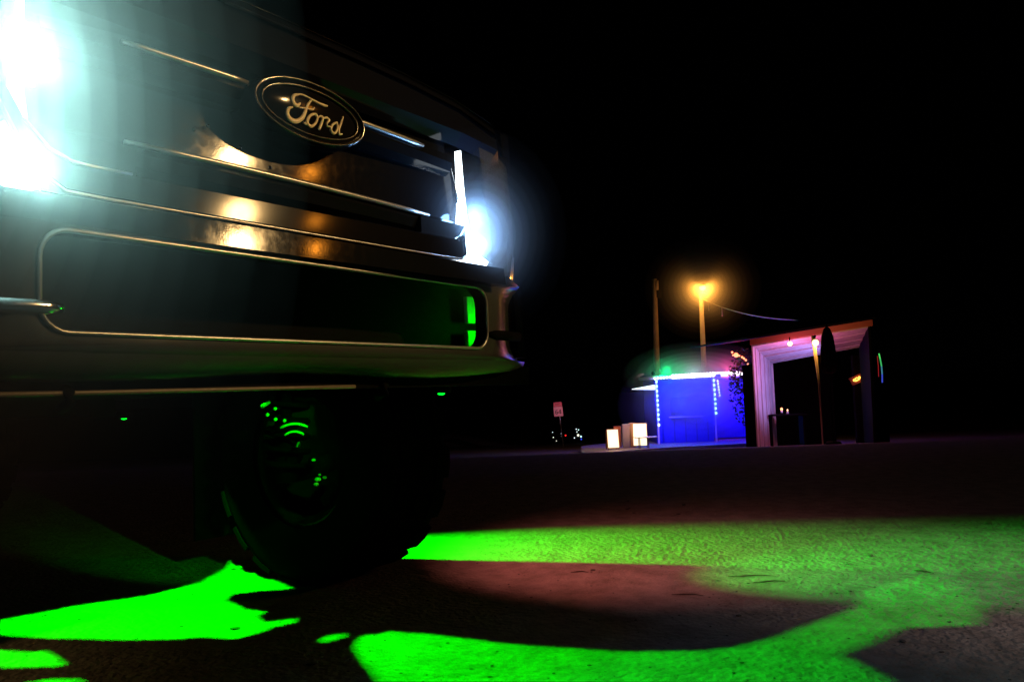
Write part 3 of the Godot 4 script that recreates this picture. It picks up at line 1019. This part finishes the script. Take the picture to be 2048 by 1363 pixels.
	omni("pad_light", Vector3(5.2, 0.2, -37.2), Color(1.0, 0.4, 0.6), 3.5, 0.1, k)

func strand(_where: String, ends: Array, count: int, c: Color, r: float, label: String) -> void:
	var s := thing("light_string", label, "light string", ends[0], 0.0, "lamp strings on the kiosk")
	var st := begin(true)
	tube(st, [Vector3(0, 0, -0.03), ends[1] - ends[0] + Vector3(0, 0, -0.03)], 0.008, 5)
	obj("cable", st, mats.black, s)
	st = begin(true)
	ball(st, Vector3.ZERO, r, 8, 1.25)
	st.generate_normals()
	var mesh := st.commit()
	var m := glow(c, 3.0)
	for i in count:
		var o := obm("bulb", mesh, m, s)
		o.position = (ends[1] - ends[0]) * (i / maxf(1.0, count - 1.0))

func slab(st: SurfaceTool, a: Vector3, b: Vector3, c: Vector3, d: Vector3, th: float) -> void:
	var n := (b - a).cross(d - a).normalized() * th
	hexa(st, [a, b, c, d, a + n, b + n, c + n, d + n])

func pavilion() -> void:
	var p := thing("pavilion", "open-fronted boarded pavilion lit lavender inside with a red roof edge", "building")
	var A := Vector3(8.42, 1.92, -28.0)
	var B := Vector3(10.02, 1.35, -31.0)
	var C := Vector3(12.64, 1.79, -29.0)
	var D := Vector3(11.65, 2.32, -26.0)
	var foot := -1.9
	var board := mat(Color(0.55, 0.52, 0.55), 0.7)
	board.albedo_texture = noise_tex(0.02, 51, 256, 4, ramp([[0.0, Color(0.6, 0.6, 0.6)], [1.0, Color(1, 1, 1)]]))
	board.uv1_triplanar = true
	board.uv1_scale = Vector3(1, 0.3, 1)
	for i in 9:
		var f0 := i / 9.0 + 0.006
		var f1 := (i + 1) / 9.0 - 0.006
		var st := begin()
		var a := A.lerp(B, f0)
		var b := A.lerp(B, f1)
		var off := Vector3(0.02 * (i % 2), 0, 0)
		slab(st, a + off, b + off, Vector3(b.x, foot, b.z) + off, Vector3(a.x, foot, a.z) + off, 0.04)
		obj("wall_board", st, board, p)
	for i in 7:
		var f0 := i / 7.0 + 0.006
		var f1 := (i + 1) / 7.0 - 0.006
		var st := begin()
		var off := Vector3(0, 0.025 * (i % 2), 0)
		slab(st, A.lerp(B, f0) + off, D.lerp(C, f0) + off, D.lerp(C, f1) + off, A.lerp(B, f1) + off, -0.04)
		obj("ceiling_board", st, board, p)
	var st := begin()
	slab(st, A + Vector3(-0.1, 0.2, 0.05), D + Vector3(0.1, 0.2, 0.05), D + Vector3(0.1, 0.0, 0.05), A + Vector3(-0.1, 0.0, 0.05), 0.06)
	obj("fascia", st, mat(Color(0.3, 0.08, 0.06), 0.7), p)
	st = begin()
	slab(st, A + Vector3(-0.2, 0.22, 0.1), D + Vector3(0.2, 0.22, 0.1), C + Vector3(0.5, 0.9, -5.0), B + Vector3(-2.0, 0.9, -5.0), 0.06)
	obj("roof", st, mats.black, p)
	st = begin()
	slab(st, B + Vector3(-0.05, 0.02, -0.02), B + Vector3(0.06, 0.02, -0.02), Vector3(B.x + 0.06, foot, B.z), Vector3(B.x - 0.05, foot, B.z), 0.08)
	obj("door_jamb", st, board, p)
	st = begin()
	slab(st, B + Vector3(0, 0.0, -4), C + Vector3(0.5, 0.3, -4), Vector3(C.x + 0.5, foot - 1, C.z - 4), Vector3(B.x, foot - 1, B.z - 4), 0.1)
	obj("rear_wall", st, mats.black, p)
	st = begin()
	slab(st, D + Vector3(0.05, 0, 0), C + Vector3(0.02, 0.0, 0), Vector3(C.x, foot, C.z), Vector3(D.x, foot, D.z), 0.08)
	obj("right_wall", st, mats.black, p)
	spot("lavender_light", Vector3(11.2, 0.3, -28.0), Vector3(9.6, 1.2, -29.2), 62.0, 0.6, Color(0.42, 0.3, 1.0), 8.0, 0.1, p)
	omni("pink_light", Vector3(9.6, 1.3, -27.0), Color(1.0, 0.15, 0.38), 3.5, 0.1, p)
	# bare bulbs hanging on the front
	for q in [[Vector3(9.04, 1.83, -26.0), "left of two bare amber bulbs under the pavilion's red roof edge", 0.075, 0.5], [Vector3(9.66, 1.81, -25.45), "right and brighter of two bare amber bulbs, on top of the garden post", 0.1, 1.0]]:
		var b := thing("hanging_bulb", q[1], "bulb", q[0], 0.0, "bare bulbs at the pavilion")
		st = begin(true)
		ball(st, Vector3.ZERO, q[2], 10)
		obj("glass_bulb", st, glow(Color(1.0, 0.75, 0.25), 5.0), b)
		st = begin(true)
		tube(st, [Vector3(0, q[2], 0), Vector3(0, q[2] + 0.14, 0)], 0.02, 6)
		obj("socket", st, mats.black, b)
		omni("bulb_light", Vector3(0, 0, 0.0), Color(1.0, 0.42, 0.08), q[3], 0.05, b)
	st = begin(true)
	tube(st, [Vector3(9.75, level(-25.5), -25.56), Vector3(9.74, 0.6, -25.56), Vector3(9.64, 2.05, -25.56)], [0.025, 0.035, 0.075], 8)
	tag(obj("garden_post", st, mat(Color(0.5, 0.42, 0.3), 0.7)), "slim post lit orange from the bulb at its top, beside the folded parasol", "post")
	# folded parasol
	var um := thing("folded_parasol", "dark red folded parasol standing before the pavilion's lit ceiling", "parasol", Vector3(9.87, level(-25), -25))
	var g := -level(-25)
	st = begin(true)
	var rings := []
	for q in [[2.28, 0.02], [2.2, 0.09], [1.95, 0.16], [1.5, 0.2], [1.1, 0.23], [0.85, 0.17], [0.8, 0.08]]:
		var ring := []
		for i in 24:
			var w := TAU * i / 24
			var r: float = q[1] * (1.0 + 0.22 * cos(8.0 * w))
			ring.append(Vector3(r * cos(w), g + q[0], r * sin(w)))
		rings.append(ring)
	loft(st, rings, true, true)
	obj("canopy", st, mat(Color(0.03, 0.006, 0.006), 0.8), um)
	st = begin(true)
	tube(st, [Vector3(0, 0, 0), Vector3(0, g + 2.36, 0)], 0.025, 8)
	obj("pole", st, mats.black, um)
	st = begin(true)
	lathe(st, [[0.0, 0.1], [0.2, 0.08], [0.25, 0.0], [0.0, 0.0]], 16)
	obj("base", st, mats.black, um)
	# red fairy lights at the left corner
	var fl := thing("fairy_lights", "tangle of red fairy lights hanging at the pavilion's left corner", "fairy lights", Vector3(9.9, 1.85, -35.5))
	st = begin(true)
	tube(st, [Vector3(-0.2, 0.1, 0), Vector3(0.05, 0.02, 0), Vector3(0.25, -0.05, 0), Vector3(0.55, -0.4, 0)], 0.01, 5)
	obj("cable", st, mats.black, fl)
	var red := glow(Color(1.0, 0.25, 0.1), 3.0)
	for q in [[-0.15, 0.13, 0.05], [-0.12, 0.0, 0.04], [0.02, 0.0, 0.11], [0.16, -0.03, 0.04], [0.28, -0.1, 0.05], [0.36, -0.16, 0.05], [0.44, -0.24, 0.05], [0.52, -0.42, 0.04]]:
		st = begin(true)
		ball(st, Vector3(q[0], q[1], 0.02), q[2], 8)
		obj("bulb", st, red, fl)
	omni("fairy_light", Vector3(0.15, -0.05, 0.3), Color(1.0, 0.03, 0.02), 0.6, 0.05, fl)
	# shrub behind the fairy lights
	var sh := thing("shrub", "dark leafy shrub reddened by fairy lights beside the pavilion", "shrub", Vector3(10.5, level(-36.2), -36.4))
	var rng := RandomNumberGenerator.new()
	rng.seed = 12
	st = begin()
	for i in 900:
		var d := Vector3(rng.randfn(), rng.randfn(), rng.randfn()).normalized() * pow(rng.randf(), 0.4)
		var c := Vector3(0, 2.7, 0) + d * Vector3(0.75, 1.8, 0.7)
		var x := Vector3(rng.randfn(), rng.randfn(), rng.randfn()).normalized() * 0.09
		var y2 := x.cross(Vector3(rng.randfn(), rng.randfn(), rng.randfn())).normalized() * 0.05
		quad(st, c - x, c + y2, c + x, c - y2)
	var lf := obj("leaves", st, mat(Color(0.06, 0.08, 0.04), 0.7), sh)
	lf.set_meta("kind", "stuff")
	st = begin(true)
	tube(st, [Vector3.ZERO, Vector3(0.05, 1.2, 0), Vector3(0, 3.2, 0.1)], [0.08, 0.06, 0.02], 7)
	obj("trunk", st, mats.wood, sh)
	# neon scrawl and light tubes on the right
	var ne := thing("neon_sign", "small orange neon scrawl glowing in the dark right of the pavilion", "neon sign", Vector3(12.93, 0.62, -30))
	ne.rotation.z = 0.42
	ne.rotation.y = -0.35
	st = begin(true)
	var path := []
	for i in 41:
		var f := i / 40.0
		path.append(Vector3(-0.21 + 0.44 * f + 0.04 * sin(f * 38.0), 0.055 * sin(f * 24.0) + 0.02 * f, 0.0))
	tube(st, path, 0.017, 6)
	obj("neon_tube", st, glow(Color(1.0, 0.42, 0.05), 4.0), ne)
	st = begin()
	box(st, Vector3(0, 0, -0.05), Vector3(0.62, 0.3, 0.03))
	obj("backing_board", st, mat(Color(0.12, 0.03, 0.02), 0.7), ne)
	omni("neon_light", Vector3(0, 0, 0.1), Color(1, 0.25, 0.03), 0.05, 0.05, ne)
	st = begin()
	box(st, Vector3(13.05, -0.8, -30.2), Vector3(0.5, 4.6, 0.2))
	box(st, Vector3(12.7, -0.7, -28.15), Vector3(0.7, 3.8, 0.15))
	tag(obj("dark_panel", st, mats.black), "unlit dark screen panels behind the neon scrawl and tubes", "panel")
	var tb := thing("light_tube", "straight upright pale blue light tube right of the neon scrawl", "light tube", Vector3(12.44, 0.03, -28), 0.0, "upright light tubes")
	st = begin(true)
	tube(st, [Vector3(0.01, 0, 0), Vector3(0.03, 0.45, 0), Vector3(0.0, 0.92, 0)], [0.02, 0.03, 0.014], 8)
	obj("tube_glass", st, glow(Color(0.3, 0.38, 1.0), 0.9), tb)
	tb = thing("light_tube", "curved upright light tube running green to blue, rightmost of the lit things", "light tube", Vector3(12.36, 0.46, -27), 0.0, "upright light tubes")
	var arc := [Vector3(0.01, 0.98, 0), Vector3(0.04, 0.8, 0), Vector3(0.07, 0.55, 0), Vector3(0.075, 0.28, 0), Vector3(0.06, 0.0, 0)]
	var cols := [Color(0.1, 0.9, 0.15), Color(0.05, 0.6, 0.15), Color(0.05, 0.25, 0.35), Color(0.05, 0.08, 0.7)]
	for i in 4:
		st = begin(true)
		tube(st, [arc[i], arc[i + 1]], 0.022, 8)
		obj("tube_section", st, glow(cols[i], 0.8), tb)
	st = begin(true)
	tube(st, [Vector3(-0.05, 0.9, 0), Vector3(-0.04, 0.55, 0), Vector3(-0.05, 0.2, 0)], 0.012, 6)
	obj("red_section", st, glow(Color(0.6, 0.02, 0.02), 0.4), tb)
	for q in [[Vector3(9.98, -0.42, -30), 0.05, Color(1.0, 0.3, 0.08), "larger of two orange table candles in the dark pavilion"], [Vector3(10.2, -0.46, -30), 0.03, Color(1.0, 0.5, 0.2), "smaller orange table candle right of the larger one"]]:
		var c := thing("candle", q[3], "candle", q[0])
		st = begin(true)
		ball(st, Vector3.ZERO, q[1], 8, 1.3)
		obj("flame", st, glow(q[2], 3.0), c)
		st = begin(true)
		lathe(st, [[0.0, -0.05], [0.04, -0.05], [0.04, -0.14], [0.0, -0.14]], 10)
		obj("wax", st, mats.white, c)
	st = begin()
	box(st, Vector3(10.1, -0.63, -30), Vector3(1.4, 0.05, 0.8))
	for q in [-0.6, 0.6]: box(st, Vector3(10.1 + q, -1.2, -30), Vector3(0.06, 1.12, 0.5))
	tag(obj("bar_table", st, mats.black), "unlit high table carrying two candles inside the pavilion", "table")

func signs() -> void:
	# route sign by the road
	var p := thing("route_sign", "pinkish road sign on a thin post with the number 64 under a red plate", "road sign", Vector3(3.2, level(-55), -55))
	var lift := -level(-55)
	p.rotation.z = 0.06
	var st := begin(true)
	tube(st, [Vector3(0.06, 0, -0.04), Vector3(0.0, lift - 0.25, -0.04)], 0.035, 8)
	obj("post", st, mat(Color(0.5, 0.5, 0.5), 0.5, 0.5), p)
	var pink_lit := mat(Color(0.75, 0.36, 0.42), 0.6)  # pink light on the white panel put into its colour
	st = begin()
	cbox(st, Vector3(-0.05, lift - 0.90, 0), Vector3(0.62, 0.66, 0.02), 0.008)
	obj("number_panel", st, pink_lit, p)
	st = begin()
	cbox(st, Vector3(-0.05, lift - 0.40, 0), Vector3(0.58, 0.28, 0.02), 0.008)
	var dp := obj("direction_plate", st, mat(Color(0.7, 0.12, 0.17), 0.6), p)
	st = begin()
	box(st, Vector3(-0.05, lift - 0.56, -0.002), Vector3(0.56, 0.06, 0.012))
	obj("divider", st, mat(Color(0.3, 0.03, 0.08), 0.6), p)
	var f := SystemFont.new()
	f.font_names = PackedStringArray(["Droid Sans"])
	f.font_weight = 700
	for q in [["64", Vector3(-0.06, lift - 0.93, 0.012), 0.0043, "number"], ["EAST", Vector3(-0.05, lift - 0.40, 0.012), 0.0014, "word"]]:
		var tm := TextMesh.new()
		tm.text = q[0]
		tm.font = f
		tm.font_size = 96
		tm.pixel_size = q[2]
		tm.depth = 0.006
		var o := obm(q[3], tm, mat(Color(0.06, 0.01, 0.02), 0.7), p)
		o.position = q[1]
	# lit boards and the odds and ends between them, on the paved pad
	var top := -2.266
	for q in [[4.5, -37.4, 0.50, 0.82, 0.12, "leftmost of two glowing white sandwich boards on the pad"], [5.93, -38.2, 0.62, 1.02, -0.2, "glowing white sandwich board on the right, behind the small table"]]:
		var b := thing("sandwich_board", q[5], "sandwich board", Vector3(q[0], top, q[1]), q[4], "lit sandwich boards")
		var h: float = q[3]
		var wd: float = q[2]
		for k in [1.0, -1.0]:
			var lean := Basis(Vector3(1, 0, 0), -0.16 * k)
			var c := Vector3(0, 0.1 + h / 2, 0.14 * k)
			var fr := begin()
			cbox(fr, c, Vector3(wd + 0.06, h + 0.06, 0.03), 0.008, lean)
			obj("panel_frame", fr, mat(Color(0.5, 0.3, 0.12), 0.6), b)
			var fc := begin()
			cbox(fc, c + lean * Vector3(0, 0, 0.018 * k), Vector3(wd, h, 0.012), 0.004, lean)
			obj("glow_face", fc, glow(Color(1.0, 0.86, 0.55), 1.6), b)  # face brightness put in as emission
			for s in [-1.0, 1.0]:
				var lg := begin()
				box(lg, Vector3(s * wd / 2, 0.07, 0.2 * k), Vector3(0.03, 0.14, 0.03))
				obj("leg", lg, mats.wood, b)
		omni("board_light", Vector3(0, h * 0.6, 0.5), Color(1.0, 0.5, 0.12), 0.3, 0.15, b)  # added for the orange glow round the board
	st = begin()
	cbox(st, Vector3(5.28, top + 0.56, -38.4), Vector3(0.36, 1.12, 0.36), 0.03)
	tag(obj("grey_bin", st, mat(Color(0.3, 0.28, 0.28), 0.7)), "tall grey square bin between the two glowing boards", "bin")
	st = begin()
	cbox(st, Vector3(4.93, top + 0.5, -38.9), Vector3(0.36, 1.0, 0.3), 0.02)
	tag(obj("orange_crate", st, mat(Color(0.5, 0.16, 0.03), 0.7)), "orange box standing behind the left glowing board", "box")
	st = begin()
	cbox(st, Vector3(5.62, top + 0.58, -38.6), Vector3(0.34, 1.14, 0.2), 0.02)
	tag(obj("tan_panel", st, mat(Color(0.55, 0.36, 0.1), 0.7)), "yellow tan upright panel right of the grey bin", "panel")
	var tb := thing("side_table", "small pale table with thin legs in front of the right glowing board", "table", Vector3(6.1, top, -37.7))
	st = begin()
	cbox(st, Vector3(0, 0.5, 0), Vector3(1.05, 0.04, 0.5), 0.01)
	obj("tabletop", st, mats.white, tb)
	for q in [[-0.3, 0.18], [0.1, 0.18], [-0.3, -0.18], [0.1, -0.18]]:
		st = begin()
		box(st, Vector3(q[0], 0.24, q[1]), Vector3(0.035, 0.48, 0.035))
		obj("leg", st, mats.wood, tb)

func cars() -> void:
	var spec := [[3.75, -75.5, 0.15, "dark car at the left with its lamps on, beyond the route sign"], [5.75, -74.5, -0.25, "dark car at the right with brighter lamps, beyond the route sign"]]
	for n in 2:
		var q: Array = spec[n]
		var c := thing("parked_car", q[3], "car", Vector3(q[0], level(q[1]), q[1]), q[2], "cars on the far road")
		var st := begin()
		prism(st, PackedVector2Array([Vector2(2.1, 0.35), Vector2(2.15, 0.7), Vector2(1.0, 0.92), Vector2(0.4, 1.42), Vector2(-1.1, 1.45), Vector2(-1.9, 0.98), Vector2(-2.15, 0.9), Vector2(-2.15, 0.35)]), 0.88, -0.88, func(u, v, w): return Vector3(w * (1.0 - 0.25 * maxf(0.0, v - 0.9)), v, u))
		obj("body", st, mats.paint, c)
		for w in [[-0.8, 1.3], [0.8, 1.3], [-0.8, -1.3], [0.8, -1.3]]:
			st = begin(true)
			lathe(st, [[0.0, -0.1], [0.3, -0.1], [0.33, -0.06], [0.33, 0.06], [0.3, 0.1], [0.0, 0.1]], 16, Vector3(1, 0, 0), Vector3(w[0], 0.33, w[1]))
			obj("wheel", st, mats.rubber, c)
		st = begin()
		hexa(st, [Vector3(-0.68, 1.36, 0.5), Vector3(0.68, 1.36, 0.5), Vector3(0.8, 0.97, 1.0), Vector3(-0.8, 0.97, 1.0), Vector3(-0.68, 1.36, 0.44), Vector3(0.68, 1.36, 0.44), Vector3(0.8, 0.97, 0.94), Vector3(-0.8, 0.97, 0.94)])
		obj("windshield", st, mats.glass_dark, c)
		for w in ([[-0.62, 0.72, 0.05, 0], [0.6, 0.70, 0.06, 0], [-0.5, 1.15, 0.045, 1], [0.3, 1.0, 0.03, 1], [-0.35, 0.4, 0.04, 0]] if n == 0 else [[-0.7, 0.85, 0.075, 2], [0.15, 1.35, 0.06, 1], [0.36, 1.28, 0.06, 3], [0.2, 1.1, 0.055, 1], [0.45, 0.85, 0.11, 0], [0.7, 0.72, 0.09, 3], [0.1, 0.62, 0.06, 1], [0.72, 0.48, 0.07, 4]]):
			st = begin(true)
			ball(st, Vector3(w[0], w[1], 2.16 if w[1] < 0.9 else 1.3), w[2], 8)
			obj("lamp", st, glow([Color(1, 0.95, 0.75), Color(0.8, 0.9, 1.0), Color(1, 0.02, 0.02), Color(0.6, 1.0, 0.95), Color(0.02, 0.05, 0.9)][w[3]], 1.2), c)

func near_lamp() -> void:
	# the floodlight outside the frame on the right whose amber shine lies on the truck and the lot
	var at := Vector3(9.5, 5.5, -1.6)
	var p := thing("floodlight", "near amber floodlight on a post outside the picture, turned on the truck's face", "floodlight", Vector3(at.x + 0.5, 0, at.z))
	var st := begin(true)
	tube(st, [Vector3.ZERO, Vector3(0, 3, 0), Vector3(0, 5.5, 0)], [0.14, 0.11, 0.08], 12)
	obj("pole", st, mat(Color(0.5, 0.47, 0.4), 0.8), p)
	var dir := (Vector3(-0.25, 1.36, -1.75) - at).normalized()
	var c := Vector3(-0.5, at.y, 0)
	st = begin(true)
	lathe(st, [[0.0, -0.28], [0.08, -0.27], [0.16, -0.12], [0.17, 0.04], [0.155, 0.04], [0.145, -0.08], [0.0, -0.1]], 18, dir, c)
	obj("shade", st, mats.black, p)
	st = begin(true)
	ball(st, c, 0.1, 14)
	obj("bulb", st, glow(Color(1.0, 0.66, 0.24), 30.0), p)
	spot("lamp_light", c, c + dir, 5.4, 1.0, Color(1.0, 0.60, 0.22), NEAR_LAMP, 0.13, p)

	# a lower orange beacon beside it
	var q := thing("beacon_lamp", "small orange beacon on a post outside the picture beside the floodlight", "beacon", Vector3(9.62, 0, -2.66))
	st = begin(true)
	tube(st, [Vector3.ZERO, Vector3(0, 5.19, 0)], 0.05, 8)
	obj("pole", st, mats.black, q)
	st = begin(true)
	ball(st, Vector3(0, 5.29, 0), 0.09, 12)
	var hood := begin(true)
	lathe(hood, [[0.0, -0.12], [0.1, -0.11], [0.11, 0.0], [0.11, 0.38], [0.1, 0.38], [0.1, 0.0], [0.0, -0.1]], 14, (Vector3(-0.35, 0.95, -1.7) - (q.position + Vector3(0, 5.29, 0))).normalized(), Vector3(0, 5.29, 0))
	obj("hood", hood, mats.black, q)
	obj("glowing_dome", st, glow(Color(1.0, 0.3, 0.02), 220.0), q)

	# low post lamp added out of view behind the photographer's right shoulder, warming the ground at the right
	var w := thing("added_post_lamp", "low post lamp added outside the picture that warms the ground at the right", "post lamp", Vector3(5.2, 0, 1.0))
	st = begin(true)
	tube(st, [Vector3.ZERO, Vector3(0, 1.4, 0), Vector3(0, 2.75, 0)], [0.07, 0.06, 0.05], 10)
	obj("pole", st, mats.black, w)
	var wd := (Vector3(2.0, 0.0, -2.0) - Vector3(5.2, 2.6, 0.8)).normalized()
	st = begin(true)
	lathe(st, [[0.0, -0.2], [0.07, -0.19], [0.12, -0.05], [0.13, 0.06], [0.12, 0.06], [0.1, -0.05], [0.0, -0.08]], 14, wd, Vector3(0, 2.6, -0.2))
	obj("shade", st, mats.black, w)
	st = begin(true)
	ball(st, Vector3(0, 2.6, -0.2), 0.05, 10)
	obj("bulb", st, glow(Color(1.0, 0.75, 0.6), 8.0), w)
	spot("lamp_light", Vector3(0, 2.6, -0.2), Vector3(0, 2.6, -0.2) + wd, 11.5, 1.0, Color(1.0, 0.72, 0.66), 19.0, 0.08, w)

var NEAR_LAMP := 70.0

func lamp_bloom() -> void:
	bank(Vector3(-0.82, 1.04, -1.04), Vector3(1.1, 1.9, 1.0), 6.5, 13, "fog added for the lens bloom before the near headlight")
	bank(Vector3(-0.08, 1.02, -2.02), Vector3(0.46, 0.54, 0.46), 6.0, 11, "fog added for the blue bloom round the far headlight")
	bank(Vector3(9.3, -0.4, -40.4), Vector3(8.2, 5.4, 6.0), 3.2, 8, "fog added for the blue, green and red bloom round the kiosk")
	bank(Vector3(9.3, 1.2, -40.6), Vector3(7.5, 3.2, 5.0), 2.4, 8, "fog added for the green and red bloom over the kiosk roof")
	bank(Vector3(11.0, 6.1, -45.5), Vector3(6.6, 6.0, 5.6), 1.8, 11, "fog added for the orange bloom round the tall street lamp")

func bank(at: Vector3, size: Vector3, core: float, n: int, label: String) -> void:
	# added fog standing in for lamp bloom, thinning outwards: nested ellipsoids, each adding to the density
	var whole := 0.0
	for i in n: whole += exp(5.2 * i / (n - 1.0))
	for i in n:
		var f := i / (n - 1.0)
		bloom_fog("bloom_fog", at, size * lerpf(1.0, 0.15, pow(f, 0.8)), core * exp(5.2 * f) / whole, label + (", at its core" if f > 0.7 else ", round its core" if f > 0.4 else ", at its fringe"))
